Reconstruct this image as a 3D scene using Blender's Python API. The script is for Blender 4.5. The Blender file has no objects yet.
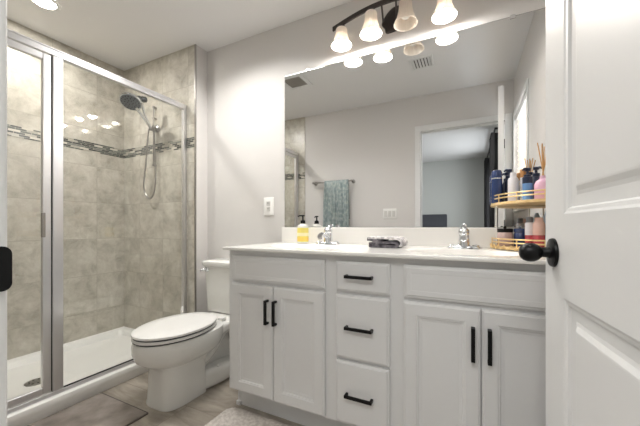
import bpy, bmesh, math, random
from mathutils import Vector, Matrix
random.seed(7)
PI = math.pi
scene = bpy.context.scene
COL = scene.collection

# ------------------------------------------------------------------ camera
cd = bpy.data.cameras.new('camera')
cd.sensor_width = 36.0
cd.lens = 300.6 / 640 * 36
cd.shift_y = 13.15 / 640
cd.clip_start = 0.02
cam = bpy.data.objects.new('camera', cd)
cam.location = (0, -1.797, 1.0134)
cam.rotation_euler = (PI / 2, 0, math.radians(26.33))
COL.objects.link(cam)
scene.camera = cam

# ------------------------------------------------------------------ world, lights, exposure
w = bpy.data.worlds.new('sky'); scene.world = w; w.use_nodes = True
w.node_tree.nodes['Background'].inputs[0].default_value = (0.86, 0.93, 1.0, 1)
w.node_tree.nodes['Background'].inputs[1].default_value = 1.3

def area(name, loc, rot, sx, sy, power, color=(1, 1, 1)):
    l = bpy.data.lights.new(name, 'AREA'); l.shape = 'RECTANGLE'
    l.size = sx; l.size_y = sy; l.energy = power; l.color = color
    o = bpy.data.objects.new(name, l); o.location = loc; o.rotation_euler = rot
    COL.objects.link(o); return o
def point(name, loc, power, radius=.03, color=(1, .95, .88)):
    l = bpy.data.lights.new(name, 'POINT'); l.energy = power; l.shadow_soft_size = radius; l.color = color
    o = bpy.data.objects.new(name, l); o.location = loc; COL.objects.link(o); return o

area('daylight_bathroom_window', (0.62, -1.22, 1.62), (0, PI / 2, 0), .9, .66, 8, (.88, .94, 1))
area('daylight_bedroom_side_window', (0.75, -4.0, 1.45), (0, PI / 2, 0), 1.4, 1.3, 16, (.96, .98, 1))
area('bedroom_fill_light', (-.25, -2.45, 2.40), (0, 0, 0), .9, .7, 16, (1, .985, .96))  # added fill hidden behind the doorway header, no fixture in the bedroom
bath_fill = area('bathroom_fill_light', (-1.40, -.50, 2.43), (0, 0, 0), .5, .24, 6, (1, .985, .96)); bath_fill.data.spread = 2.3  # added even fill above the frame, not a fitting of this ceiling
BULB = 4.3
SHOWER_LAMP = 6.5
scene.view_settings.view_transform = 'Standard'
scene.view_settings.look = 'None'
scene.view_settings.gamma = 1
scene.view_settings.use_curve_mapping = False
scene.view_settings.exposure = 1.0

# ------------------------------------------------------------------ materials
def lin(c):
    c = c / 255.0
    return c / 12.92 if c <= .04045 else ((c + .055) / 1.055) ** 2.4
def rgb(r, g, b): return (lin(r), lin(g), lin(b), 1)
def mat(name, col, rough=.5, metal=0, **kw):
    m = bpy.data.materials.new(name); m.use_nodes = True
    b = m.node_tree.nodes['Principled BSDF']
    b.inputs['Base Color'].default_value = rgb(*col)
    b.inputs['Roughness'].default_value = rough
    b.inputs['Metallic'].default_value = metal
    for k, v in kw.items(): b.inputs[k.replace('_', ' ')].default_value = v
    return m
def nodes(m): return m.node_tree.nodes, m.node_tree.links, m.node_tree.nodes['Principled BSDF']
def add_bump(m, scale, strength, dist=.002, detail=3):
    n, l, b = nodes(m)
    tc = n.new('ShaderNodeTexCoord'); t = n.new('ShaderNodeTexNoise'); bp = n.new('ShaderNodeBump')
    t.inputs['Scale'].default_value = scale; t.inputs['Detail'].default_value = detail
    bp.inputs['Strength'].default_value = strength; bp.inputs['Distance'].default_value = dist
    l.new(tc.outputs['Object'], t.inputs['Vector']); l.new(t.outputs['Fac'], bp.inputs['Height']); l.new(bp.outputs['Normal'], b.inputs['Normal'])
    return m
def add_noise_color(m, scale, c1, c2, lo=.35, hi=.65, detail=4, stretch=(1, 1, 1)):
    n, l, b = nodes(m)
    tc = n.new('ShaderNodeTexCoord'); mp = n.new('ShaderNodeMapping'); t = n.new('ShaderNodeTexNoise'); r = n.new('ShaderNodeValToRGB')
    mp.inputs['Scale'].default_value = stretch
    t.inputs['Scale'].default_value = scale; t.inputs['Detail'].default_value = detail
    r.color_ramp.elements[0].position = lo; r.color_ramp.elements[0].color = rgb(*c1)
    r.color_ramp.elements[1].position = hi; r.color_ramp.elements[1].color = rgb(*c2)
    l.new(tc.outputs['Object'], mp.inputs['Vector']); l.new(mp.outputs[0], t.inputs['Vector'])
    l.new(t.outputs['Fac'], r.inputs['Fac']); l.new(r.outputs['Color'], b.inputs['Base Color'])
    return m

M = {}
M['wall'] = add_bump(mat('wall_paint', (212, 209, 206), .7), 120, .12)
M['ceil'] = add_bump(mat('ceiling_paint', (230, 229, 228), .8), 90, .2)
M['white'] = mat('white_trim_paint', (226, 226, 225), .38)
M['door'] = mat('white_door_paint', (216, 216, 215), .36)
M['cab'] = mat('white_cabinet_paint', (219, 219, 219), .36)
M['counter'] = mat('white_cultured_marble', (236, 234, 230), .16)
M['porcelain'] = mat('white_porcelain', (226, 225, 221), .12)
M['seat'] = mat('white_toilet_seat_plastic', (224, 223, 220), .25)
M['pan'] = mat('white_acrylic', (232, 231, 228), .28)
M['chrome'] = mat('polished_chrome', (225, 227, 230), .08, 1)
M['brushed'] = mat('satin_aluminium', (226, 226, 228), .32, 1)
M['nickel'] = mat('brushed_nickel', (165, 162, 158), .28, 1)
M['black'] = mat('matte_black_metal', (20, 20, 21), .38, .6)
M['bronze'] = mat('dark_bronze_metal', (62, 56, 54), .42, .7)
M['gun'] = mat('dark_chrome', (110, 114, 118), .22, 1)
M['rubber'] = mat('grey_nozzle_face', (118, 122, 126), .45)
M['mirror'] = mat('mirror_silver', (233, 234, 234), .0, 1)
M['mirror_edge'] = mat('mirror_edge', (70, 74, 74), .3)
M['plate'] = mat('white_plate_plastic', (236, 235, 232), .35)
M['dark'] = mat('dark_void', (40, 40, 42), .9)
M['wood'] = add_noise_color(mat('pale_bamboo', (222, 192, 140), .5), 40, (214, 180, 122), (232, 206, 158), stretch=(1, 1, 8))
M['gold'] = mat('pale_gold_wire', (232, 204, 148), .3, .55)
M['reed'] = mat('reed_stick', (206, 160, 104), .7)
M['rug'] = add_noise_color(mat('fluffy_rug_pile', (205, 196, 188), .95), 55, (186, 178, 171), (206, 199, 192), .4, .6)
M['mat'] = add_noise_color(mat('grey_mat_fabric', (135, 126, 119), .9), 9, (112, 104, 98), (158, 149, 141), .3, .7, 6)
add_bump(M['mat'], 400, .5, .002)
M['mat_edge'] = mat('dark_mat_binding', (92, 85, 80), .85)
M['curtain'] = mat('black_drape_fabric', (14, 13, 14), .95)
M['bed_wall'] = mat('bedroom_wall_paint', (196, 198, 194), .75)
M['bed_floor'] = mat('bedroom_carpet', (150, 146, 140), .95)
M['headboard'] = mat('charcoal_upholstery', (72, 74, 80), .85)
M['terry'] = add_noise_color(mat('teal_grey_towel', (140, 154, 154), .95), 34, (134, 149, 150), (178, 186, 183), .36, .66, 5, (1, 1, .7))
add_bump(M['terry'], 300, .6, .003)
M['cloth_light'] = add_noise_color(mat('pale_patterned_cloth', (205, 203, 204), .9), 60, (176, 172, 176), (226, 224, 222), .42, .58)
M['cloth_dark'] = add_noise_color(mat('charcoal_cloth', (80, 76, 84), .92), 40, (56, 53, 60), (134, 130, 136), .35, .7)
def lit(name, col, strength, base=(240, 236, 230)):
    m = mat(name, base, .35); b = m.node_tree.nodes['Principled BSDF']
    b.inputs['Emission Color'].default_value = rgb(*col); b.inputs['Emission Strength'].default_value = strength
    return m
M['bulb'] = lit('glowing_bulb', (255, 248, 238), 3)
M['bulb_off'] = mat('frosted_bulb', (238, 236, 230), .3)
M['lens'] = lit('glowing_diffuser', (255, 248, 238), 12)

def frosted(name, emis, trans=.5):
    m = bpy.data.materials.new(name); m.use_nodes = True; n = m.node_tree.nodes; l = m.node_tree.links
    n.remove(n['Principled BSDF']); out = n['Material Output']
    d = n.new('ShaderNodeBsdfDiffuse'); t = n.new('ShaderNodeBsdfTranslucent'); g = n.new('ShaderNodeBsdfGlossy'); mx = n.new('ShaderNodeMixShader'); m2 = n.new('ShaderNodeMixShader')
    d.inputs[0].default_value = rgb(240, 234, 226); t.inputs[0].default_value = rgb(250, 240, 228); g.inputs['Roughness'].default_value = .25
    mx.inputs[0].default_value = trans; m2.inputs[0].default_value = .05
    l.new(d.outputs[0], mx.inputs[1]); l.new(t.outputs[0], mx.inputs[2]); l.new(mx.outputs[0], m2.inputs[1]); l.new(g.outputs[0], m2.inputs[2])
    if emis:
        e = n.new('ShaderNodeEmission'); e.inputs[0].default_value = rgb(255, 240, 222); e.inputs[1].default_value = emis
        a = n.new('ShaderNodeAddShader'); l.new(m2.outputs[0], a.inputs[0]); l.new(e.outputs[0], a.inputs[1]); l.new(a.outputs[0], out.inputs[0])
    else: l.new(m2.outputs[0], out.inputs[0])
    return m
M['shade_on'] = frosted('lit_frosted_glass', 0, .12)
M['shade_off'] = frosted('frosted_glass', 0)
M['blind'] = frosted('white_blind_vinyl', 0)

def glass(name, tint=(.985, .99, .985), f0=.04):
    m = bpy.data.materials.new(name); m.use_nodes = True; n = m.node_tree.nodes; l = m.node_tree.links
    n.remove(n['Principled BSDF']); out = n['Material Output']
    t = n.new('ShaderNodeBsdfTransparent'); g = n.new('ShaderNodeBsdfGlossy'); f = n.new('ShaderNodeLayerWeight'); mx = n.new('ShaderNodeMixShader')
    p = n.new('ShaderNodeMath'); p.operation = 'POWER'; p.inputs[1].default_value = 5
    q = n.new('ShaderNodeMath'); q.operation = 'MULTIPLY_ADD'; q.inputs[1].default_value = 1 - f0; q.inputs[2].default_value = f0
    t.inputs[0].default_value = (*tint, 1); g.inputs['Roughness'].default_value = 0; f.inputs[0].default_value = .5
    l.new(f.outputs['Facing'], p.inputs[0]); l.new(p.outputs[0], q.inputs[0])
    l.new(q.outputs[0], mx.inputs[0]); l.new(t.outputs[0], mx.inputs[1]); l.new(g.outputs[0], mx.inputs[2]); l.new(mx.outputs[0], out.inputs[0])
    return m
M['glass'] = glass('clear_shower_glass')
M['pane'] = glass('window_glass', (1, 1, 1), .03)

def liquid(name, col, alpha=.75, rough=.15):
    return mat(name, col, rough, 0, Transmission_Weight=0.0, Coat_Weight=.4)

def wall_tile(off=6.233):
    m = mat('beige_stone_look_tile', (196, 188, 172), .32); n, l, b = nodes(m)
    tc = n.new('ShaderNodeTexCoord'); sp = n.new('ShaderNodeSeparateXYZ'); ad = n.new('ShaderNodeMath'); cb = n.new('ShaderNodeCombineXYZ')
    l.new(tc.outputs['Object'], sp.inputs[0]); l.new(sp.outputs['X'], ad.inputs[0]); l.new(sp.outputs['Y'], ad.inputs[1])
    a2 = n.new('ShaderNodeMath'); a2.inputs[1].default_value = off; l.new(ad.outputs[0], a2.inputs[0])
    a3 = n.new('ShaderNodeMath'); a3.inputs[1].default_value = 3.05 - .297; l.new(sp.outputs['Z'], a3.inputs[0])
    l.new(a2.outputs[0], cb.inputs['X']); l.new(a3.outputs[0], cb.inputs['Y'])
    br = n.new('ShaderNodeTexBrick'); br.offset = 0.0; br.squash = 1
    for k, v in (('Scale', 1), ('Brick Width', .305), ('Row Height', .305), ('Mortar Size', .0022), ('Mortar Smooth', .3), ('Bias', 0)): br.inputs[k].default_value = v
    br.inputs['Color1'].default_value = (0, 0, 0, 1); br.inputs['Color2'].default_value = (1, 1, 1, 1); br.inputs['Mortar'].default_value = (.5, .5, .5, 1)
    l.new(cb.outputs[0], br.inputs['Vector'])
    # cloudy stone figure, shifted per tile
    sc = n.new('ShaderNodeVectorMath'); sc.operation = 'SCALE'; sc.inputs['Scale'].default_value = 3.0
    va = n.new('ShaderNodeVectorMath'); va.operation = 'ADD'
    l.new(br.outputs['Color'], sc.inputs[0]); l.new(tc.outputs['Object'], va.inputs[0]); l.new(sc.outputs[0], va.inputs[1])
    t = n.new('ShaderNodeTexNoise'); t.inputs['Scale'].default_value = 7.5; t.inputs['Detail'].default_value = 9; t.inputs['Roughness'].default_value = .72; t.inputs['Distortion'].default_value = .35
    l.new(va.outputs[0], t.inputs['Vector'])
    r = n.new('ShaderNodeValToRGB'); e = r.color_ramp.elements
    e[0].position = .32; e[0].color = rgb(156, 150, 138); e[1].position = .66; e[1].color = rgb(208, 204, 194)
    q = r.color_ramp.elements.new(.5); q.color = rgb(188, 183, 171)
    l.new(t.outputs['Fac'], r.inputs['Fac'])
    mx = n.new('ShaderNodeMix'); mx.data_type = 'RGBA'; mx.inputs['B'].default_value = rgb(166, 160, 147)
    l.new(br.outputs['Fac'], mx.inputs['Factor']); l.new(r.outputs['Color'], mx.inputs['A']); l.new(mx.outputs['Result'], b.inputs['Base Color'])
    bp = n.new('ShaderNodeBump'); bp.inputs['Strength'].default_value = .4; bp.inputs['Distance'].default_value = .001; bp.invert = True
    l.new(br.outputs['Fac'], bp.inputs['Height']); l.new(bp.outputs['Normal'], b.inputs['Normal'])
    return m
M['tile'] = wall_tile()
M['tile_b'] = wall_tile(6.083)

def mosaic():
    m = mat('glass_strip_mosaic', (120, 120, 110), .2); n, l, b = nodes(m)
    tc = n.new('ShaderNodeTexCoord'); sp = n.new('ShaderNodeSeparateXYZ'); ad = n.new('ShaderNodeMath'); cb = n.new('ShaderNodeCombineXYZ')
    l.new(tc.outputs['Object'], sp.inputs[0]); l.new(sp.outputs['X'], ad.inputs[0]); l.new(sp.outputs['Y'], ad.inputs[1])
    a2 = n.new('ShaderNodeMath'); a2.inputs[1].default_value = 7; l.new(ad.outputs[0], a2.inputs[0])
    def mth(op, a, bb=None, c=None):
        k = n.new('ShaderNodeMath'); k.operation = op
        for q, v in enumerate((a, bb, c)):
            if v is None: continue
            if isinstance(v, (int, float)): k.inputs[q].default_value = v
            else: l.new(v, k.inputs[q])
        return k.outputs[0]
    rowf = mth('DIVIDE', sp.outputs['Z'], .0143); row = mth('FLOOR', rowf); rfr = mth('FRACT', rowf)
    colf = mth('ADD', mth('DIVIDE', a2.outputs[0], .062), mth('MULTIPLY', row, .43)); colm = mth('FLOOR', colf); cfr = mth('FRACT', colf)
    cc = n.new('ShaderNodeCombineXYZ'); l.new(row, cc.inputs['X']); l.new(colm, cc.inputs['Y'])
    wn = n.new('ShaderNodeTexWhiteNoise'); wn.noise_dimensions = '2D'; l.new(cc.outputs[0], wn.inputs['Vector'])
    r = n.new('ShaderNodeValToRGB'); r.color_ramp.interpolation = 'CONSTANT'; e = r.color_ramp.elements
    e[0].position = 0; e[0].color = rgb(64, 66, 64); e[1].position = .34; e[1].color = rgb(84, 88, 84)
    for p, c in ((.58, (118, 120, 114)), (.72, (168, 164, 152)), (.86, (202, 196, 184))): q = e.new(p); q.color = rgb(*c)
    l.new(wn.outputs['Value'], r.inputs['Fac'])
    gap = mth('MAXIMUM', mth('LESS_THAN', rfr, .12), mth('LESS_THAN', cfr, .035))
    mx = n.new('ShaderNodeMix'); mx.data_type = 'RGBA'; mx.inputs['B'].default_value = rgb(190, 184, 170)
    l.new(gap, mx.inputs['Factor']); l.new(r.outputs['Color'], mx.inputs['A']); l.new(mx.outputs['Result'], b.inputs['Base Color'])
    return m
M['mosaic'] = mosaic()

def floor_tile():
    m = mat('grey_beige_floor_tile', (160, 150, 138), .35); n, l, b = nodes(m)
    tc = n.new('ShaderNodeTexCoord'); mp = n.new('ShaderNodeMapping'); mp.inputs['Location'].default_value = (6.22, 6.1, 0)
    l.new(tc.outputs['Object'], mp.inputs['Vector'])
    br = n.new('ShaderNodeTexBrick'); br.offset = .5
    for k, v in (('Scale', 1), ('Brick Width', .6), ('Row Height', .305), ('Mortar Size', .002), ('Mortar Smooth', .2), ('Bias', 0)): br.inputs[k].default_value = v
    br.inputs['Color1'].default_value = (0, 0, 0, 1); br.inputs['Color2'].default_value = (1, 1, 1, 1); br.inputs['Mortar'].default_value = (.5, .5, .5, 1)
    l.new(mp.outputs[0], br.inputs['Vector'])
    m2 = n.new('ShaderNodeMapping'); m2.inputs['Rotation'].default_value = (0, 0, .5); m2.inputs['Scale'].default_value = (1.2, 4.5, 1)
    va = n.new('ShaderNodeVectorMath'); va.operation = 'ADD'
    l.new(tc.outputs['Object'], m2.inputs['Vector']); l.new(m2.outputs[0], va.inputs[0]); l.new(br.outputs['Color'], va.inputs[1])
    t = n.new('ShaderNodeTexNoise'); t.inputs['Scale'].default_value = 2.4; t.inputs['Detail'].default_value = 8; t.inputs['Roughness'].default_value = .65; t.inputs['Distortion'].default_value = .6
    l.new(va.outputs[0], t.inputs['Vector'])
    r = n.new('ShaderNodeValToRGB'); e = r.color_ramp.elements
    e[0].position = .32; e[0].color = rgb(124, 116, 105); e[1].position = .66; e[1].color = rgb(178, 169, 157)
    l.new(t.outputs['Fac'], r.inputs['Fac'])
    mx = n.new('ShaderNodeMix'); mx.data_type = 'RGBA'; mx.inputs['B'].default_value = rgb(132, 124, 114)
    l.new(br.outputs['Fac'], mx.inputs['Factor']); l.new(r.outputs['Color'], mx.inputs['A']); l.new(mx.outputs['Result'], b.inputs['Base Color'])
    return m
M['floor'] = floor_tile()

# ------------------------------------------------------------------ mesh helpers
def BM(): return bmesh.new()
def box(bm, x0, x1, y0, y1, z0, z1, rot=None, about=None):
    vs = [bm.verts.new((x, y, z)) for x in (x0, x1) for y in (y0, y1) for z in (z0, z1)]
    for f in ((0, 1, 3, 2), (4, 6, 7, 5), (0, 4, 5, 1), (2, 3, 7, 6), (0, 2, 6, 4), (1, 5, 7, 3)): bm.faces.new([vs[i] for i in f])
    if rot is not None:
        c = Vector(about) if about else Vector(((x0 + x1) / 2, (y0 + y1) / 2, (z0 + z1) / 2))
        for v in vs: v.co = rot @ (v.co - c) + c
    return vs
def loft(bm, rings, cap0=True, cap1=True, closed=True):
    R = [[bm.verts.new(p) for p in r] for r in rings]
    n = len(R[0])
    for a, b in zip(R, R[1:]):
        for i in range(n if closed else n - 1):
            j = (i + 1) % n
            bm.faces.new((a[i], a[j], b[j], b[i]))
    if cap0: bm.faces.new(R[0][::-1])
    if cap1: bm.faces.new(R[-1])
    return R
def frame_of(d):
    d = Vector(d).normalized()
    u = d.orthogonal().normalized(); return u, d.cross(u), d
def lathe(bm, prof, center=(0, 0, 0), axis=(0, 0, 1), seg=24, cap0=True, cap1=True):
    u, v, d = frame_of(axis); c = Vector(center); rings = []
    for r, h in prof:
        rings.append([c + d * h + (u * math.cos(2 * PI * k / seg) + v * math.sin(2 * PI * k / seg)) * max(r, 1e-4) for k in range(seg)])
    loft(bm, rings, cap0, cap1)
def cyl(bm, p0, p1, r0, r1=None, seg=16):
    p0 = Vector(p0); p1 = Vector(p1); lathe(bm, [(r0, 0), (r0 if r1 is None else r1, (p1 - p0).length)], p0, p1 - p0, seg)
def smooth_path(pts, n=6, closed=False):
    P = [Vector(p) for p in pts]; out = []
    m = len(P)
    for i in range(m if closed else m - 1):
        g = lambda k: P[k % m] if closed else P[min(max(k, 0), m - 1)]
        a, b, c, d = g(i - 1), g(i), g(i + 1), g(i + 2)
        for k in range(n):
            t = k / n
            out.append(.5 * ((2 * b) + (c - a) * t + (2 * a - 5 * b + 4 * c - d) * t * t + (3 * b - a - 3 * c + d) * t ** 3))
    if not closed: out.append(P[-1])
    return out
def tube(bm, pts, r, seg=10, closed=False):
    P = [Vector(p) for p in pts]; n = len(P); rings = []
    d0 = (P[1] - P[0]).normalized(); u = d0.orthogonal().normalized()
    for i in range(n):
        d = (P[(i + 1) % n] - P[i - 1]) if closed else (P[min(i + 1, n - 1)] - P[max(i - 1, 0)])
        d.normalize(); u = (u - d * u.dot(d)).normalized(); v = d.cross(u)
        rr = r[i] if isinstance(r, (list, tuple)) else r
        rings.append([P[i] + (u * math.cos(2 * PI * k / seg) + v * math.sin(2 * PI * k / seg)) * rr for k in range(seg)])
    if closed:
        loft(bm, rings + [rings[0]], False, False); bmesh.ops.remove_doubles(bm, verts=bm.verts, dist=1e-6)
    else: loft(bm, rings)
def rrect(cx, cy, hw, hh, r, n=5):
    pts = []
    for sx, sy, a0 in ((1, 1, 0), (-1, 1, PI / 2), (-1, -1, PI), (1, -1, 3 * PI / 2)):
        for k in range(n + 1):
            a = a0 + PI / 2 * k / n
            pts.append((cx + sx * (hw - r) + r * math.cos(a), cy + sy * (hh - r) + r * math.sin(a)))
    return pts
def locof(o):
    v = Vector((0, 0, 0))
    while o is not None: v += o.location; o = o.parent
    return v
def obj(name, bm, m, parent=None, smooth=False, bevel=0, world=True, seg=2, sub=0):
    bmesh.ops.recalc_face_normals(bm, faces=bm.faces)
    me = bpy.data.meshes.new(name); bm.to_mesh(me); bm.free()
    me.materials.append(m if not isinstance(m, str) else M[m])
    o = bpy.data.objects.new(name, me); COL.objects.link(o)
    if parent is not None:
        if world:
            off = locof(parent)
            for v in me.vertices: v.co -= off
        o.parent = parent
    if smooth:
        for p in me.polygons: p.use_smooth = True
        try:
            e = o.modifiers.new('crease', 'EDGE_SPLIT'); e.split_angle = math.radians(38)
        except Exception: pass
    if bevel:
        b = o.modifiers.new('bevel', 'BEVEL'); b.width = bevel; b.segments = seg; b.limit_method = 'ANGLE'; b.angle_limit = math.radians(40)
        if not smooth:
            for p in me.polygons: p.use_smooth = True
            o.modifiers.new('wn', 'WEIGHTED_NORMAL')
    if sub:
        s = o.modifiers.new('sub', 'SUBSURF'); s.levels = sub; s.render_levels = sub
    return o
def prop(o, label=None, cat=None, group=None, kind=None):
    if label: o['label'] = label
    if cat: o['category'] = cat
    if group: o['group'] = group
    if kind: o['kind'] = kind
    return o
def thing(name, label, cat, loc, group=None, kind=None, rotz=0):
    o = bpy.data.objects.new(name, None); o.empty_display_size = .05; COL.objects.link(o)
    o.location = loc; o.rotation_euler = (0, 0, rotz)
    return prop(o, label, cat, group, kind)
def copy_tree(o, parent=None):
    c = o.copy(); COL.objects.link(c); c.parent = parent
    for ch in [x for x in bpy.data.objects if x.parent == o]: copy_tree(ch, c)
    return c
def struct(name, bm, m, label=None, cat=None, **kw):
    o = obj(name, bm, m, **kw); return prop(o, label, cat, None, 'structure')

# ------------------------------------------------------------------ room constants
XL, XR = -2.838, .392          # tiled left wall, right wall
YB, YF = 0.0, -1.655           # mirror wall, doorway wall
YT = -.119                     # tiled shower-head wall
XS = -1.919                    # end of the shower walls
CZ = 2.44
JL, JR, JH = -.475, .318, 2.052
T = .11
# floor, ceiling
b = BM(); box(b, XL - T, XR + T, YF - T, YB + T, -.1, 0)
struct('floor', b, 'floor', 'grey beige stone look floor tiles', 'floor')
b = BM(); box(b, XL - T, XR + T, YF - T, YB + T, CZ, CZ + .1)
struct('ceiling', b, 'ceil', 'smooth off white bathroom ceiling', 'ceiling')
b = BM(); box(b, XS, XR + T, YB, YB + T, 0, CZ)
struct('wall_back', b, 'wall', 'pale grey wall behind mirror and toilet', 'wall')
b = BM(); box(b, XL - T, XS, YT + .008, YB + T, 0, CZ)
wsh = struct('wall_shower', b, 'wall', 'thick shower end wall with white return and tiled face', 'wall')
b = BM(); box(b, XL, XS - .012, YT, YT + .008, 0, CZ)
obj('wall_tile', b, 'tile_b', wsh)
b = BM(); box(b, XS - .012, XS + .001, YT - .001, YT + .0085, 0, CZ)
obj('tile_edge_trim', b, 'nickel', wsh)
b = BM(); box(b, XL, XS - .012, YT - .002, YT, 1.636, 1.714)
obj('mosaic_band', b, 'mosaic', wsh)
b = BM(); box(b, XL - T, XL, YF - T, YT + .008, 0, CZ)
wl = struct('wall_left', b, 'tile', 'long beige tiled shower wall', 'wall')
b = BM(); box(b, XL, XL + .002, YF, YT, 1.636, 1.714)
obj('mosaic_band', b, 'mosaic', wl)
# doorway wall
b = BM(); box(b, XL - T, JL - .02, YF - T, YF, 0, CZ); box(b, JR + .02, XR + T, YF - T, YF, 0, CZ); box(b, JL - .02, JR + .02, YF - T, YF, JH + .02, CZ)
wf = struct('wall_front', b, 'wall', 'pale grey wall with doorway and towel bar', 'wall')
b = BM(); box(b, XL, XS, YF, YF + .008, 0, CZ)
obj('wall_tile', b, 'tile', wf)
b = BM(); box(b, XL, XS, YF + .008, YF + .010, 1.636, 1.714)
obj('mosaic_band', b, 'mosaic', wf)
# right wall with window hole
WY0, WY1, WZ0, WZ1 = -1.56, -.895, 1.16, 2.05
b = BM()
box(b, XR, XR + T, YF - T, WY0, 0, CZ); box(b, XR, XR + T, WY1, YB + T, 0, CZ)
box(b, XR, XR + T, WY0, WY1, 0, WZ0); box(b, XR, XR + T, WY0, WY1, WZ1, CZ)
struct('wall_right', b, 'wall', 'pale grey right hand wall with small window', 'wall')
# door casing + jamb
b = BM()
cw, ct = .058, .009
for yy0, yy1 in ((YF, YF + ct), (YF - T - ct, YF - T)):
    box(b, JL - cw, JL, yy0, yy1, 0, JH + cw); box(b, JR, JR + cw, yy0, yy1, 0, JH + cw); box(b, JL, JR, yy0, yy1, JH, JH + cw)
box(b, JL - .02, JL, YF - T, YF, 0, JH); box(b, JR, JR + .02, YF - T, YF, 0, JH); box(b, JL - .02, JR + .02, YF - T, YF, JH, JH + .02)
trim = struct('trim_1', b, 'white', 'white door casing and jamb', 'door frame', bevel=.003)
b = BM(); box(b, JL, JL + .010, YF - .085, YF - .05, 0, JH); box(b, JL, JR, YF - .085, YF - .05, JH - .010, JH)
obj('door_stop', b, 'white', trim, bevel=.002)
# strike plate with rounded lip
b = BM(); pts = rrect(0, .965, .020, .0275, .010)
loft(b, [[(JL + .0005, YF - .026 + 0.002 + p[0], p[1]) for p in pts], [(JL + .0022, YF - .026 + .002 + p[0], p[1]) for p in pts]])
lp = rrect(0, .965, .010, .0255, .009)
loft(b, [[(JL + .001 + max(0, p[0]) * .12, YF - .004 + p[0] * .9 + .006, p[1]) for p in lp], [(JL + .003 + max(0, p[0]) * .12, YF - .004 + p[0] * .9 + .006, p[1]) for p in lp]])
obj('strike_plate', b, 'black', trim, smooth=True)
# baseboards
def baseboard(name, x0, x1, y0, y1, label):
    b = BM(); box(b, x0, x1, y0, y1, 0, .085); struct(name, b, 'white', label, 'baseboard', bevel=.004)
baseboard('baseboard_back', XS, -1.165, YB - .014, YB, 'white baseboard behind the toilet')
baseboard('baseboard_shower', XS, XS + .014, YT + .01, YB - .014, 'short white baseboard on shower wall return')
baseboard('baseboard_front', XS + .0, JL - cw, YF, YF + .014, 'white baseboard along the doorway wall')
baseboard('baseboard_right', XR - .014, XR, YF + .02, -.60, 'white baseboard along the right hand wall')

# window 1
b = BM()
box(b, XR + .07, XR + .10, WY0, WY0 + .03, WZ0, WZ1); box(b, XR + .07, XR + .10, WY1 - .03, WY1, WZ0, WZ1)
box(b, XR + .07, XR + .10, WY0 + .03, WY1 - .03, WZ0, WZ0 + .03); box(b, XR + .07, XR + .10, WY0 + .03, WY1 - .03, WZ1 - .03, WZ1)
box(b, XR + .07, XR + .10, WY0 + .03, WY1 - .03, (WZ0 + WZ1) / 2 - .015, (WZ0 + WZ1) / 2 + .015)
w1 = struct('window_1', b, 'white', 'small white framed window beside the open door', 'window')
b = BM(); box(b, XR + .082, XR + .086, WY0 + .03, WY1 - .03, WZ0 + .03, WZ1 - .03); obj('window_glass', b, 'pane', w1)
b = BM(); box(b, XR - .02, XR + .07, WY0 - .02, WY1 + .02, WZ0 - .018, WZ0); obj('window_sill', b, 'white', w1, bevel=.003)
b = BM()
for y0, y1, z0, z1 in ((WY0 - .045, WY0, WZ0, WZ1 + .045), (WY1, WY1 + .045, WZ0, WZ1 + .045), (WY0, WY1, WZ1, WZ1 + .045)): box(b, XR - .012, XR, y0, y1, z0, z1)
obj('window_casing', b, 'white', w1, bevel=.003)
# blind
bl = thing('window_blind', 'white slatted blind covering the small window', 'blind', (XR + .03, (WY0 + WY1) / 2, WZ0))
b = BM(); box(b, XR + .005, XR + .055, WY0 + .004, WY1 - .004, WZ1 - .045, WZ1 - .004); obj('headrail', b, 'white', bl)
b = BM(); R_ = Matrix.Rotation(math.radians(52), 3, 'Y')
nz = 20
for k in range(nz):
    z = WZ0 + .035 + k * (WZ1 - .06 - WZ0 - .035) / (nz - 1)
    box(b, XR + .030 - .025, XR + .030 + .025, WY0 + .006, WY1 - .006, z - .0012, z + .0012, rot=R_)
obj('slats', b, 'blind', bl)
b = BM(); box(b, XR + .012, XR + .048, WY0 + .006, WY1 - .006, WZ0 + .004, WZ0 + .018); obj('bottom_rail', b, 'white', bl)

# ------------------------------------------------------------------ passage door
DL = .885
ang = math.atan2(.885, -.076)
dr = thing('door_1', 'open white two panel door with round black knob', 'door', (.268, -1.648, 0), kind='structure', rotz=ang)
def nested(bm, x0, x1, z0, z1, prof, y0, sgn, cap=True):
    rings = [[(x0 + i, y0 + sgn * d, z0 + i), (x1 - i, y0 + sgn * d, z0 + i), (x1 - i, y0 + sgn * d, z1 - i), (x0 + i, y0 + sgn * d, z1 - i)] for i, d in prof]
    loft(bm, rings, False, cap)
b = BM(); DT = .037
zs = [.012, .215, .841, 1.042, 1.92, 2.035]; st = .128
box(b, 0, st, -DT, 0, .012, 2.035); box(b, DL - st, DL, -DT, 0, .012, 2.035)
for z0, z1 in ((zs[0], zs[1]), (zs[2], zs[3]), (zs[4], zs[5])): box(b, st, DL - st, -DT, 0, z0, z1)
pp = [(0, 0), (.006, -.003), (.013, -.0045), (.017, -.010), (.042, -.0105), (.050, -.0085), (.060, -.0035), (.064, -.003)]
for z0, z1 in ((zs[1], zs[2]), (zs[3], zs[4])):
    nested(b, st, DL - st, z0, z1, pp, 0, 1); nested(b, st, DL - st, z0, z1, pp, -DT, -1)
obj('door_leaf', b, 'door', dr, world=False)
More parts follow.
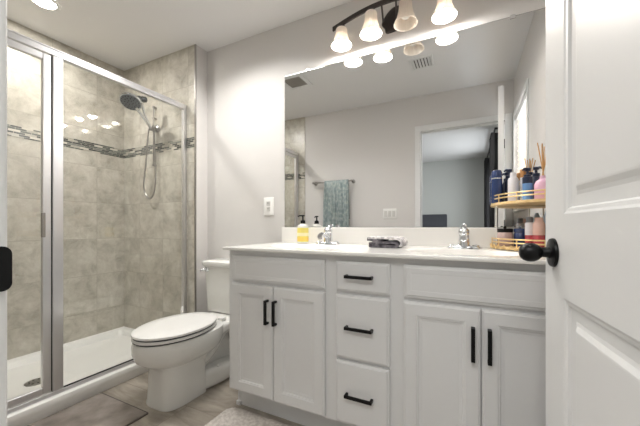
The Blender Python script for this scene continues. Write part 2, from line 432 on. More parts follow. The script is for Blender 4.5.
for side, y0, s in ((0, 0, 1), (1, -DT, -1)):
    b = BM(); kx = DL - .063
    lathe(b, [(.037, 0), (.0375, .003), (.036, .007), (.030, .009), (.016, .011), (.0135, .016), (.0125, .030), (.014, .036)], (kx, y0, .945), (0, s, 0), 28)
    rose = obj('knob_rose', b, 'black', dr, smooth=True, world=False)
    b = BM(); lathe(b, [(.0125, .026), (.0150, .029), (.0205, .035), (.0240, .043), (.0250, .051), (.0240, .060), (.0205, .068), (.0140, .0745), (.007, .0765), (.001, .077)], (kx, y0, .944), (0, s, 0), 28)
    obj('door_knob', b, 'black', dr, smooth=True, world=False)
b = BM(); box(b, DL - .0005, DL + .0015, -DT / 2 - .012, -DT / 2 + .012, .915, .975); obj('latch_plate', b, 'black', dr, world=False)
for z in (.25, 1.03, 1.82):
    b = BM(); cyl(b, (-.004, -DT - .005, z - .045), (-.004, -DT - .005, z + .045), .006, seg=12); box(b, 0, .0015 + .0, -DT, -.006, z - .044, z + .044)
    obj('hinge', b, 'black', dr, smooth=True, world=False)

# ------------------------------------------------------------------ bedroom beyond the doorway
BY = -5.3; BXL, BXR = -3.2, .42
b = BM(); box(b, BXL - T, BXR + T, BY - T, YF - T, -.1, 0); struct('floor_bedroom', b, 'bed_floor', 'grey bedroom carpet beyond the doorway', 'floor')
b = BM(); box(b, BXL - T, BXR + T, BY - T, YF - T, CZ, CZ + .1); struct('ceiling_bedroom', b, 'ceil', 'white bedroom ceiling beyond the doorway', 'ceiling')
b = BM(); box(b, BXL - T, BXR + T, BY - T, BY, 0, CZ); struct('wall_bedroom_far', b, 'bed_wall', 'blue grey far bedroom wall seen in the mirror', 'wall')
b = BM(); box(b, BXL - T, BXL, BY, YF - T, 0, CZ); struct('wall_bedroom_left', b, 'bed_wall', 'bedroom side wall left of the doorway', 'wall')
b = BM(); y0, y1, z0, z1 = -4.75, -3.25, .75, 2.15
box(b, BXR, BXR + T, BY, y0, 0, CZ); box(b, BXR, BXR + T, y1, YF - T, 0, CZ); box(b, BXR, BXR + T, y0, y1, 0, z0); box(b, BXR, BXR + T, y0, y1, z1, CZ)
struct('wall_bedroom_right', b, 'bed_wall', 'bedroom side wall with curtained window', 'wall')
b = BM(); ym = (y0 + y1) / 2
for a0, a1, c0, c1 in ((y0, y0 + .05, z0, z1), (y1 - .05, y1, z0, z1), (y0, y1, z0, z0 + .05), (y0, y1, z1 - .05, z1), (ym - .02, ym + .02, z0, z1)): box(b, BXR + .03, BXR + .07, a0, a1, c0, c1)
w2 = struct('window_2', b, 'white', 'bedroom window between black drapes', 'window')
b = BM(); box(b, BXR + .045, BXR + .05, y0 + .05, y1 - .05, z0 + .05, z1 - .05); obj('window_glass', b, 'pane', w2)
rod = thing('curtain_rod', 'thin black curtain rod above the bedroom window', 'curtain rod', (BXR - .10, ym, 2.335))
b = BM(); cyl(b, (BXR - .10, -5.15, 2.335), (BXR - .10, -2.90, 2.335), .012, seg=12); obj('rod', b, 'black', rod, smooth=True)
for yy in (-5.12, -2.92):
    b = BM(); box(b, BXR - .11, BXR, yy - .008, yy + .008, 2.322, 2.348); obj('bracket', b, 'black', rod)
def drape(x, y0, y1, label):
    b = BM(); n = 60; rings = []
    for z in (.03, 1.2, 2.30):
        rings.append([(x + .045 * math.sin(k / n * PI * 10) , y0 + (y1 - y0) * k / n, z) for k in range(n + 1)])
    loft(b, rings, False, False, closed=False)
    o = obj('curtain', b, 'curtain', smooth=True); s = o.modifiers.new('s', 'SOLIDIFY'); s.thickness = .004
    prop(o, label, 'curtain', 'black drapes in the bedroom')
drape(BXR - .10, -3.35, -2.95, 'black floor length drape, nearer one in mirrored bedroom')
drape(BXR - .10, -5.05, -4.65, 'black floor length drape, farther one in mirrored bedroom')
hb = thing('bed_headboard', 'charcoal upholstered headboard in the bedroom, seen in mirror', 'headboard', (-.66, -5.2, 0))
b = BM(); box(b, -1.0, -.42, -5.28, -5.20, .25, 1.27); obj('headboard_panel', b, 'headboard', hb, bevel=.02)
for x in (-.98, -.50):
    b = BM(); box(b, x, x + .06, -5.27, -5.21, 0, .25); obj('leg', b, 'bronze', hb)

# ------------------------------------------------------------------ shower pan
def egg(xc, yf, yb, xh, z, n=40, p=2.0, pb=2.6, split=.45):
    ym = yb + (yf - yb) * split
    out = []
    for k in range(n):
        a = 2 * PI * k / n; c, s = math.cos(a), math.sin(a)
        e = p if s < 0 else pb
        x = xh * math.copysign(abs(c) ** (2 / e), c)
        y = (ym - yf) * math.copysign(abs(s) ** (2 / e), s) if s < 0 else (yb - ym) * abs(s) ** (2 / e)
        out.append((xc + x, ym + y, z))
    return out
sp = thing('shower_pan', 'low white acrylic shower base with raised threshold', 'shower base', (-2.42, -.89, 0))
b = BM()
px0, px1, py0, py1 = XL, -1.988, YF + .011, YT - .003
def rr3(x0, x1, y0, y1, r, z): return [(p[0], p[1], z) for p in rrect((x0 + x1) / 2, (y0 + y1) / 2, (x1 - x0) / 2, (y1 - y0) / 2, r)]
# outer wall up, over the rim, down into a sloping floor
rings = [rr3(px0, px1 - .020, py0, py1, .001, 0), rr3(px0, px1 - .012, py0, py1, .001, .02), rr3(px0, px1 - .004, py0, py1, .001, .055), rr3(px0, px1, py0, py1, .001, .075), rr3(px0, px1 - .004, py0, py1, .001, .088),
         rr3(px0, px1 - .014, py0, py1, .001, .0935), rr3(px0 + .045, px1 - .07, py0 + .045, py1 - .045, .02, .090), rr3(px0 + .055, px1 - .085, py0 + .055, py1 - .055, .03, .080),
         rr3(px0 + .07, px1 - .095, py0 + .07, py1 - .07, .04, .050), rr3(px0 + .10, px1 - .13, py0 + .1, py1 - .1, .05, .042),
         rr3(-2.52, -2.35, -.98, -.81, .08, .034)]
loft(b, rings)
obj('pan_body', b, 'pan', sp, smooth=True)
b = BM(); lathe(b, [(.054, 0), (.055, .002), (.050, .004), (.001, .005)], (-2.436, -.897, .0345), (0, 0, 1), 28)
dn = obj('drain', b, 'nickel', sp, smooth=True)
b = BM()
for k in range(8):
    a = k * PI / 4; lathe(b, [(.006, 0), (.006, .0006)], (-2.436 + .033 * math.cos(a), -.897 + .033 * math.sin(a), .0390), (0, 0, 1), 10)
obj('drain_hole', b, 'dark', dn)

# ------------------------------------------------------------------ shower enclosure
XG = -2.030; ZT = .0945
se = thing('shower_enclosure', 'framed glass shower enclosure with aluminium header and posts', 'shower enclosure', (XG, -.9, ZT))
YE0, YE1 = YF + .011, YT - .003
b = BM(); box(b, XG - .018, XG + .016, YE0, YE1, 1.938, 1.9775); box(b, XG - .018, XG + .020, YE0, YE1, 1.968, 1.9775)
obj('header_rail', b, 'brushed', se, bevel=.003)
b = BM(); box(b, XG - .018, XG + .014, YE0, YE1, ZT, ZT + .020); obj('bottom_track', b, 'brushed', se, bevel=.002)
b = BM(); box(b, XG - .013, XG + .016, YE1 - .026, YE1, ZT + .02, 1.938); obj('wall_jamb', b, 'brushed', se, bevel=.002)
b = BM(); box(b, XG - .013, XG + .016, YE0, YE0 + .026, ZT + .02, 1.938); obj('wall_jamb', b, 'brushed', se, bevel=.002)
b = BM(); box(b, XG - .016, XG + .016, -.982, -.933, ZT + .02, 1.938); obj('centre_post', b, 'brushed', se, bevel=.004)
b = BM(); box(b, XG - .003, XG + .003, -.950, YE1 - .012, ZT + .012, 1.945); obj('fixed_glass_panel', b, 'glass', se)
b = BM(); box(b, XG + .0035, XG + .008, -.933, YE1 - .026, ZT + .02, ZT + .026)
obj('glass_gasket', b, 'dark', se)
# swinging door
yd0, yd1 = YE0 + .030, -.987; zd0, zd1 = ZT + .028, 1.932
b = BM(); box(b, XG - .013, XG + .013, yd0, yd0 + .030, zd0, zd1); box(b, XG - .013, XG + .013, yd1 - .036, yd1, zd0, zd1)
box(b, XG - .013, XG + .013, yd0 + .03, yd1 - .036, zd0, zd0 + .035); box(b, XG - .013, XG + .013, yd0 + .03, yd1 - .036, zd1 - .034, zd1)
sd = obj('shower_door', b, 'brushed', se, bevel=.003)
b = BM(); box(b, XG - .003, XG + .003, yd0 + .028, yd1 - .034, zd0 + .033, zd1 - .032); obj('door_glass', b, 'glass', sd)
b = BM(); box(b, XG + .013, XG + .030, yd1 - .046, yd1 - .030, .955, 1.085); obj('door_handle', b, 'nickel', sd, bevel=.003)
b = BM(); box(b, XG - .010, XG + .010, yd1, yd1 + .005, zd0, zd1); obj('door_seal', b, 'dark', sd)

# ------------------------------------------------------------------ shower head
sh = thing('shower_head_set', 'chrome dual shower head with curved arm and looping hose', 'shower head', (-2.38, YT, 1.85))
yw = YT
b = BM(); lathe(b, [(.034, 0), (.034, .004), (.028, .010), (.014, .016), (.012, .03)], (-2.378, yw, 1.843), (0, -1, 0), 24); obj('wall_flange', b, 'nickel', sh, smooth=True)
b = BM(); tube(b, smooth_path([(-2.378, yw - .02, 1.843), (-2.375, yw - .07, 1.86), (-2.36, yw - .12, 1.92), (-2.335, yw - .155, 1.975), (-2.31, yw - .175, 2.00)], 6), .0095); obj('shower_arm', b, 'chrome', sh, smooth=True)
b = BM(); d = Vector((.25, -.75, -.6)).normalized()
c0 = Vector((-2.31, yw - .17, 2.015))
lathe(b, [(.014, -.03), (.022, -.024), (.024, .0), (.020, .012), (.026, .018), (.026, .032), (.015, .04)], c0, (-.2, -.9, -.25), 20); dv = obj('diverter', b, 'gun', sh, smooth=True)
hc = Vector((-2.312, yw - .262, 1.962)); ax = Vector((.34, -.50, -.98)).normalized()
b = BM(); lathe(b, [(.018, -.045), (.03, -.036), (.060, -.020), (.078, -.006), (.079, .002), (.074, .006), (.001, .006)], hc, ax, 32); hd = obj('spray_head', b, 'chrome', sh, smooth=True)
b = BM(); lathe(b, [(.070, .006), (.068, .010), (.001, .011)], hc, ax, 32); fc = obj('nozzle_face', b, 'rubber', hd, smooth=True)
b = BM(); u_, v_, d_ = frame_of(ax)
for rr, nn in ((.018, 6), (.038, 11), (.058, 17)):
    for k in range(nn):
        a = 2 * PI * k / nn; lathe(b, [(.0036, .010), (.003, .0135)], hc + (u_ * math.cos(a) + v_ * math.sin(a)) * rr, ax, 6)
obj('nozzle', b, 'dark', fc)
b = BM(); tube(b, smooth_path([hc + Vector((.01, .03, -.03)), (-2.315, yw - .20, 1.915), (-2.335, yw - .13, 1.865), (-2.365, yw - .075, 1.835)], 6), [.013 - .004 * i / 18 for i in range(19)]); obj('hand_shower_handle', b, 'chrome', sh, smooth=True)
b = BM(); lathe(b, [(.022, 0), (.022, .02), (.014, .026)], (-2.372, yw - .045, 1.83), (0, -1, -.1), 20); obj('handle_holder', b, 'nickel', sh, smooth=True)
b = BM(); tube(b, smooth_path([(-2.368, yw - .08, 1.82), (-2.385, yw - .08, 1.72), (-2.425, yw - .07, 1.52), (-2.465, yw - .06, 1.36), (-2.450, yw - .05, 1.275), (-2.405, yw - .045, 1.245), (-2.362, yw - .04, 1.29), (-2.348, yw - .035, 1.40), (-2.362, yw - .03, 1.60), (-2.376, yw - .03, 1.82)], 8), .0062, 8); obj('hose', b, 'nickel', sh, smooth=True)
b = BM(); cyl(b, (-2.392, yw - .022, 1.52), (-2.392, yw - .022, 2.03), .006, seg=12)
for z in (1.53, 1.925, 2.02): cyl(b, (-2.392, yw, z), (-2.392, yw - .03, z), .010, seg=14)
obj('slide_bar', b, 'nickel', sh, smooth=True)

# ------------------------------------------------------------------ ceiling fittings
def recessed(name, x, y, label, power):
    r = thing(name, label, 'ceiling light', (x, y, CZ))
    b = BM(); lathe(b, [(.078, -.001), (.078, -.005), (.060, -.008), (.056, -.004), (.056, -.001)], (x, y, CZ), (0, 0, 1), 32, False, False); obj('trim_ring', b, 'white', r, smooth=True)
    b = BM(); lathe(b, [(.057, -.004), (.001, -.004)], (x, y, CZ), (0, 0, 1), 32, True, False); obj('diffuser', b, 'lens', r)
    l = bpy.data.lights.new(name + '_lamp', 'AREA'); l.shape = 'DISK'; l.size = .11; l.energy = power; l.color = (1, .98, .95)
    o = bpy.data.objects.new(name + '_lamp', l); o.location = (x, y, CZ - .012); COL.objects.link(o)
recessed('recessed_light', -2.42, -.86, 'round white recessed ceiling light above the shower', SHOWER_LAMP)
ef = thing('exhaust_fan_light', 'square white ceiling fan grille with light panel, seen at mirror corner', 'exhaust fan', (-1.53, -.76, CZ))
b = BM(); nested(b, -1.66, -1.40, -.89, -.63, [(0, 0), (.006, .012), (.035, .016), (.040, .006)], CZ, -1, False)
for v in b.verts: v.co = Vector((v.co.x, v.co.z, v.co.y))
obj('fan_frame', b, 'white', ef)
b = BM(); box(b, -1.622, -1.438, -.852, -.668, CZ - .010, CZ - .004); obj('fan_grille', b, 'nickel', ef)
rg = thing('ceiling_register', 'square white slotted air register in ceiling, reflected in mirror', 'air vent', (-.37, -.96, CZ))
b = BM(); nested(b, -.47, -.27, -1.06, -.86, [(0, 0), (.004, .006), (.022, .007), (.026, .002)], CZ, -1, False)
for v in b.verts: v.co = Vector((v.co.x, v.co.z, v.co.y))
obj('register_frame', b, 'white', rg)
b = BM(); box(b, -.444, -.296, -1.034, -.886, CZ - .002, CZ - .0005); obj('backing', b, 'dark', rg)
b = BM()
for k in range(6):
    x = -.434 + k * .0256; box(b, x - .010, x + .010, -1.034, -.886, CZ - .006, CZ - .0045, rot=Matrix.Rotation(.25, 3, 'Y'))
obj('louvre', b, 'white', rg)

# ------------------------------------------------------------------ vanity
CX0, CX1 = -1.181, XR - .002
YC = -.535            # face frame plane
va = thing('vanity_cabinet', 'long white double sink vanity cabinet with raised panel doors', 'cabinet', ((CX0 + CX1) / 2, -.27, 0))
b = BM()
box(b, CX0, CX1, YC, YC + .02, .1256, .8840); box(b, CX0, CX0 + .018, YC + .02, -.002, .1256, .8840); box(b, CX1 - .018, CX1, YC + .02, -.002, .1256, .8840); box(b, CX0 + .018, CX1 - .018, YC + .02, -.002, .1256, .1436); box(b, CX0 + .018, CX1 - .018, -.012, -.002, .1436, .70)
obj('carcass', b, 'cab', va, bevel=.0015)
b = BM(); box(b, CX0 + .003, CX1, YC + .072, YC + .087, 0, .1256); box(b, CX0, CX0 + .018, YC + .070, -.002, 0, .1256)
obj('toe_kick', b, 'cab', va)
b = BM(); box(b, CX0 - .004, CX0 + .024, YC + .060, YC + .070, .0, .022); obj('shoe_block', b, 'cab', va)
FT = .020
def front(x0, x1, z0, z1, prof):
    b = BM(); Y0 = YC - .0005
    rings = [[(x0 + i, Y0 - d, z0 + i), (x1 - i, Y0 - d, z0 + i), (x1 - i, Y0 - d, z1 - i), (x0 + i, Y0 - d, z1 - i)] for i, d in prof]
    loft(b, rings); return b
P_DOOR = [(0, 0), (0, .013), (.002, .016), (.006, .0175), (.008, .020), (.050, .020), (.053, .0175), (.058, .0165), (.061, .0125), (.068, .0115), (.072, .0105)]
P_SLAB = [(0, 0), (0, .012), (.003, .0145), (.008, .016), (.010, .0195), (.012, .020)]
P_FALSE = [(0, 0), (0, .012), (.003, .0145), (.009, .016), (.011, .0185), (.013, .020), (.030, .020), (.032, .0193)]
def pull(parent, p0, p1):
    p0 = Vector(p0); p1 = Vector(p1); ax = (p1 - p0).normalized(); L = (p1 - p0).length
    b = BM()
    vertical = abs(ax.z) > .5
    hw = .0068
    if vertical:
        box(b, p0.x - hw, p0.x + hw, p0.y - .031, p0.y - .020, min(p0.z, p1.z), max(p0.z, p1.z))
        for z in (min(p0.z, p1.z), max(p0.z, p1.z) - .011): box(b, p0.x - hw, p0.x + hw, p0.y - .022, p0.y, z, z + .011)
    else:
        box(b, min(p0.x, p1.x), max(p0.x, p1.x), p0.y - .030, p0.y - .021, p0.z - hw, p0.z + hw)
        for x in (min(p0.x, p1.x), max(p0.x, p1.x) - .011): box(b, x, x + .011, p0.y - .022, p0.y, p0.z - hw, p0.z + hw)
    return obj('bar_pull', b, 'black', parent, bevel=.0018)
YFc = YC - .0205
DZ0, DZ1 = .138, .7085
for x0, x1, hx in ((-1.150, -.8805, -.907), (-.8775, -.594, -.858), (-.238, .0395, .014), (.0425, .318, .067)):
    d = obj('cabinet_door', front(x0, x1, DZ0, DZ1, P_DOOR), 'cab', va)
    pull(d, (hx, YFc, .522), (hx, YFc, .644))
for x0, x1 in ((-1.150, -.594), (-.238, .318)):
    obj('false_drawer_front', front(x0, x1, .7245, .8565, P_FALSE), 'cab', va)
for z0, z1, hz in ((.7235, .8565, .794), (.4265, .7085, .570), (.138, .4135, .274)):
    d = obj('drawer_front', front(-.5365, -.295, z0, z1, P_SLAB), 'cab', va)
    pull(d, (-.486, YFc, hz), (-.362, YFc, hz))

# countertop with two integral oval basins
ct = thing('vanity_countertop', 'glossy white cultured marble countertop with two integral basins', 'countertop', (-.4, -.29, .8815))
KX0, KX1, KY0, KY1, KZ0, KZ1 = -1.182, XR - .001, -.577, -.001, .8850, .9014
b = BM(); N = 48
sinks = (-.785, -.025); HW = .245; SY, RY = -.325, .165
def rect_ring(cx, z, n=N):
    out = []
    x0, x1, y0, y1 = cx - HW - .03, cx + HW + .03, KY0 + .0, KY1
    for k in range(n):
        a = 2 * PI * k / n; c, s = math.cos(a), math.sin(a)
        hx = HW + .03; 
        ty = (y1 - SY) if s > 0 else (SY - y0)
        t = min(hx / abs(c) if abs(c) > 1e-9 else 1e9, ty / abs(s) if abs(s) > 1e-9 else 1e9)
        out.append((cx + c * t, SY + s * t, z))
    return out
def ell(cx, k, z, n=N): return [(cx + HW * k * math.cos(2 * PI * i / n), SY + RY * k * math.sin(2 * PI * i / n), z) for i in range(n)]
def corner_ring(cx, z):
    r = rect_ring(cx, z)
    # snap the nearest samples onto the true corners
    for X_, Y_ in ((cx - HW - .03, KY0), (cx + HW + .03, KY0), (cx - HW - .03, KY1), (cx + HW + .03, KY1)):
        i = min(range(len(r)), key=lambda q: (r[q][0] - X_) ** 2 + (r[q][1] - Y_) ** 2); r[i] = (X_, Y_, z)
    return r
xs = [KX0]
for sx in sinks:
    loft(b, [corner_ring(sx, KZ1), ell(sx, 1.06, KZ1), ell(sx, 1.0, KZ1 - .0015), ell(sx, .965, KZ1 - .008), ell(sx, .90, KZ1 - .03), ell(sx, .80, KZ1 - .07), ell(sx, .62, KZ1 - .105), ell(sx, .35, KZ1 - .125), ell(sx, .09, KZ1 - .130)], False, False)
    xs += [sx - HW - .03, sx + HW + .03]
xs.append(KX1)
for i in (0, 2, 4):
    v = [b.verts.new(p) for p in ((xs[i], KY0, KZ1), (xs[i + 1], KY0, KZ1), (xs[i + 1], KY1, KZ1), (xs[i], KY1, KZ1))]; b.faces.new(v)
# edges with a softened front nose, then the underside
def strip(pts): b.faces.new([b.verts.new(p) for p in pts])
nose = [(0, 0), (-.003, -.001), (-.0045, -.004), (-.0045, -.0125), (-.003, -.0155), (0, -.0164)]
for (a0, c0), (a1, c1) in zip(nose, nose[1:]):
    strip(((KX0 + a0, KY0 + a0, KZ1 + c0), (KX1, KY0 + a0, KZ1 + c0), (KX1, KY0 + a1, KZ1 + c1), (KX0 + a1, KY0 + a1, KZ1 + c1)))
    strip(((KX0 + a0, KY0 + a0, KZ1 + c0), (KX0 + a1, KY0 + a1, KZ1 + c1), (KX0 + a1, KY1, KZ1 + c1), (KX0 + a0, KY1, KZ1 + c0)))
strip(((KX0, KY0, KZ0), (KX1, KY0, KZ0), (KX1, YC - .001, KZ0), (KX0, YC - .001, KZ0)))
strip(((KX0, YC, KZ0), (CX0, YC, KZ0), (CX0, KY1, KZ0), (KX0, KY1, KZ0)))
bmesh.ops.remove_doubles(b, verts=b.verts, dist=1e-5)
obj('counter_slab', b, 'counter', ct, smooth=True)
for sx in sinks:
    b = BM(); lathe(b, [(.026, 0), (.027, .003), (.020, .004), (.018, -.002), (.001, -.002)], (sx, SY, KZ1 - .1305), (0, 0, 1), 24); obj('basin_drain', b, 'chrome', ct, smooth=True)
b = BM(); box(b, KX0, KX1, -.021, -.001, KZ1, 1.0058); obj('backsplash', b, 'counter', ct, bevel=.003)

# mirror
mr = thing('wall_mirror', 'large frameless wall mirror above the double vanity', 'mirror', (-.39, -.004, 1.006))
b = BM(); box(b, -1.1642, XR - .004, -.0055, -.0005, 1.0064, 2.0733); obj('mirror_backing', b, 'mirror_edge', mr)
b = BM(); v = [b.verts.new(p) for p in ((-1.1622, -.0058, 1.0084), (XR - .006, -.0058, 1.0084), (XR - .006, -.0058, 2.0713), (-1.1622, -.0058, 2.0713))]; b.faces.new(v)
v2 = [b.verts.new((p.co.x, -.0056, p.co.z)) for p in v]; b.faces.new(v2[::-1])
obj('mirror_glass', b, 'mirror', mr)
for x in (-.98, .20):
    b = BM(); box(b, x - .012, x + .012, -.010, -.0006, 2.060, 2.080); obj('mirror_clip', b, 'chrome', mr, bevel=.002)

# ------------------------------------------------------------------ faucets
def faucet(x, label):
    f = thing('faucet', label, 'faucet', (x, -.105, KZ1), 'chrome basin faucets')
    b = BM(); base = []
    for z, k in ((0, 1), (.006, 1), (.011, .93), (.014, .80)):
        base.append([(x + p[0] * k, -.105 + p[1] * k, KZ1 + z) for p in rrect(0, 0, .080, .027, .0265, 6)])
    loft(b, base)
    for s in (-1, 1): lathe(b, [(.020, .010), (.016, .017), (.006, .021), (.001, .0215)], (x + s * .054, -.105, KZ1), (0, 0, 1), 18)
    obj('base_plate', b, 'chrome', f, smooth=True)
    b = BM(); lathe(b, [(.031, .008), (.029, .02), (.0255, .045), (.0245, .066), (.022, .072)], (x, -.100, KZ1), (0, -.05, 1), 24)
    obj('body', b, 'chrome', f, smooth=True)
    b = BM(); rings = []
    for (yy, zz, hw, hh) in ((-.105, .040, .019, .016), (-.13, .052, .018, .014), (-.165, .062, .0165, .012), (-.20, .064, .0155, .011), (-.218, .058, .0150, .011), (-.224, .048, .0135, .008)):
        rings.append([(x + hw * math.cos(2 * PI * k / 20), yy + (.35 * hh * math.sin(2 * PI * k / 20) if yy < -.19 else 0), KZ1 + zz + hh * math.sin(2 * PI * k / 20)) for k in range(20)])
    loft(b, rings); lathe(b, [(.0115, 0), (.0115, .014)], (x, -.213, KZ1 + .036), (0, 0, 1), 16)
    obj('spout', b, 'chrome', f, smooth=True)
    b = BM(); lathe(b, [(.024, .070), (.027, .078), (.025, .092), (.016, .102), (.001, .105)], (x, -.100, KZ1), (0, -.05, 1), 24)
    tube(b, [(x, -.10, KZ1 + .086), (x, -.085, KZ1 + .100), (x, -.062, KZ1 + .112), (x, -.045, KZ1 + .117)], [.017, .0155, .013, .010], 14)
    obj('lever_handle', b, 'chrome', f, smooth=True)
    return f
faucet(-.782, 'chrome single lever faucet beside the yellow soap bottle')
faucet(-.022, 'chrome single lever faucet at the basin nearest the open door')

# ------------------------------------------------------------------ soap dispensers
yellow = mat('yellow_soap', (232, 216, 110), .3, Coat_Weight=.5); clear = mat('milky_bottle_plastic', (226, 224, 216), .2, Coat_Weight=.5)
label_m = mat('pale_label', (243, 232, 186), .5); orange = mat('orange_label_band', (236, 200, 92), .5)
def soap(x, y, h, r, bodym, label, yellow_kind):
    s = thing('soap_dispenser', label, 'soap bottle', (x, y, KZ1))
    z = KZ1
    b = BM(); lathe(b, [(r * .9, 0), (r, .004), (r, h * .83), (r * .93, h * .91), (r * .6, h * .97), (r * .38, h), (r * .38, h + .004)], (x, y, z), (0, 0, 1), 28); obj('bottle', b, bodym, s, smooth=True)
    b = BM(); lathe(b, [(.0155, 0), (.0165, .002), (.0155, .018), (.006, .024), (.0045, .026), (.0045, .046), (.012, .047), (.0125, .053), (.004, .056)], (x, y, z + h + .002), (0, 0, 1), 20)
    tube(b, [(x, y, z + h + .052), (x - .016, y - .012, z + h + .053), (x - .026, y - .020, z + h + .047)], [.0055, .0048, .0035], 10); obj('pump', b, 'black', s, smooth=True)
    if yellow_kind:
        b = BM(); lathe(b, [(r + .0005, h * .10), (r + .0005, h * .80)], (x, y, z), (0, 0, 1), 28, False, False); lb = obj('label_panel', b, yellow, s, smooth=True)
        b = BM(); lathe(b, [(r + .0008, h * .38), (r + .0008, h * .55)], (x, y, z), (0, 0, 1), 28, False, False); obj('pale_band', b, label_m, lb, smooth=True)
        b = BM(); lathe(b, [(r + .0009, h * .14), (r + .0009, h * .33)], (x, y, z), (0, 0, 1), 28, False, False); obj('orange_band', b, orange, lb, smooth=True)
soap(-.961, -.104, .127, .0365, clear, 'yellow labelled soap bottle with black pump beside the left faucet', True)

# ------------------------------------------------------------------ folded cloth
fc_ = thing('folded_towel', 'small folded grey and white hand towel on the counter centre', 'towel', (-.39, -.22, KZ1))
def ribbon(bm, path, th, y0, y1, skew=0):
    P = [Vector((p[0], 0, p[1])) for p in path]; P = smooth_path(P, 6); n = len(P)
    A, B = [], []
    for i, p in enumerate(P):
        d = (P[min(i + 1, n - 1)] - P[max(i - 1, 0)]).normalized(); nrm = Vector((-d.z, 0, d.x)) * th / 2
        A.append(p + nrm); B.append(p - nrm)
    prof = A + B[::-1]
    ny = 9; rings = []
    for k in range(ny):
        y = y0 + (y1 - y0) * k / (ny - 1); w_ = .0016 * math.sin(k * 1.7)
        rings.append([(p.x + skew * (y - y0), y, KZ1 + max(p.z + w_, .0008)) for p in prof])
    loft(bm, rings)
b = BM(); ribbon(b, [(-.470, .009), (-.40, .008), (-.335, .008), (-.322, .016), (-.332, .026), (-.36, .028), (-.41, .024), (-.47, .020)], .013, -.27, -.13)
obj('inner_fold', b, 'cloth_dark', fc_, smooth=True)
b = BM(); ribbon(b, [(-.480, .044), (-.455, .041), (-.43, .034), (-.40, .029)], .016, -.268, -.13)
obj('rolled_edge', b, 'cloth_dark', fc_, smooth=True)
b = BM(); ribbon(b, [(-.475, .050), (-.43, .049), (-.37, .050), (-.325, .047), (-.306, .036), (-.303, .020), (-.312, .008)], .010, -.270, -.12)
obj('outer_fold', b, 'cloth_light', fc_, smooth=True)

# ------------------------------------------------------------------ wall plates
ol = thing('wall_outlet', 'white double gang outlet plate on wall between toilet and mirror', 'outlet', (-1.304, -.001, 1.157))
b = BM(); loft(b, [[(p[0], -.0005, p[1]) for p in rrect(-1.304, 1.157, .044, .066, .006)], [(p[0], -.005, p[1]) for p in rrect(-1.304, 1.157, .044, .066, .006)], [(p[0], -.0065, p[1]) for p in rrect(-1.304, 1.157, .041, .063, .005)]])
obj('cover_plate', b, 'plate', ol, smooth=True)
rim = mat('outlet_face_plastic', (205, 203, 199), .4)
for z in (1.137, 1.177):
    b = BM(); box(b, -1.321, -1.287, -.0085, -.0062, z - .016, z + .016); s_ = obj('receptacle', b, rim, ol, bevel=.002)
    b = BM()
    for x in (-1.311, -1.299): box(b, x - .001, x + .001, -.0092, -.0083, z - .001, z + .009)
    obj('slot', b, 'dark', s_)
sw = thing('light_switch', 'white three gang switch plate on wall beside the doorway', 'light switch', (-.81, YF + .001, 1.156))
b = BM(); loft(b, [[(p[0], YF + .0005, p[1]) for p in rrect(-.81, 1.156, .078, .058, .006)], [(p[0], YF + .005, p[1]) for p in rrect(-.81, 1.156, .078, .058, .006)], [(p[0], YF + .0065, p[1]) for p in rrect(-.81, 1.156, .075, .055, .005)]])
obj('cover_plate', b, 'plate', sw, smooth=True)
for x in (-.856, -.81, -.764):
    b = BM(); box(b, x - .016, x + .016, YF + .0062, YF + .0095, 1.124, 1.188, rot=Matrix.Rotation(.03, 3, 'X')); obj('rocker', b, rim, sw, bevel=.001)

# ------------------------------------------------------------------ towel bar and towel
tb = thing('towel_bar', 'chrome towel bar on wall opposite the mirror', 'towel bar', (-1.51, YF, 1.55))
for x in (-1.76, -1.25):
    b = BM(); lathe(b, [(.024, 0), (.024, .006), (.012, .012), (.010, .055), (.013, .062), (.013, .082), (.001, .083)], (x, YF, 1.555), (0, 1, 0), 20); obj('bar_post', b, 'nickel', tb, smooth=True)
b = BM(); cyl(b, (-1.76, YF + .07, 1.555), (-1.25, YF + .07, 1.555), .0085, seg=14); obj('bar', b, 'nickel', tb, smooth=True)
b = BM(); n = 64; rings = []
for (dy, z, amp) in ((.050, 1.10, .010), (.052, 1.35, .008), (.055, 1.53, .003), (.062, 1.566, .001), (.070, 1.570, .001), (.079, 1.565, .001), (.085, 1.53, .004), (.090, 1.38, .010), (.092, 1.2, .013), (.092, 1.0, .015), (.092, .93, .016)):
    x0, x1 = -1.60, -1.29
    k_ = 1 + (1.57 - z) * .10
    rings.append([((x0 + x1) / 2 + (x1 - x0) * k_ * (k / n - .5), YF + dy + amp * math.sin(k / n * PI * 9 + z * 1.5) + amp * .5 * math.sin(k / n * PI * 23), z) for k in range(n + 1)])
loft(b, rings, False, False, closed=False)
tw = obj('hanging_towel', b, 'terry', smooth=True); s_ = tw.modifiers.new('s', 'SOLIDIFY'); s_.thickness = .006; s_.offset = 0
prop(tw, 'muted teal bath towel draped over the towel bar, seen in mirror', 'towel')

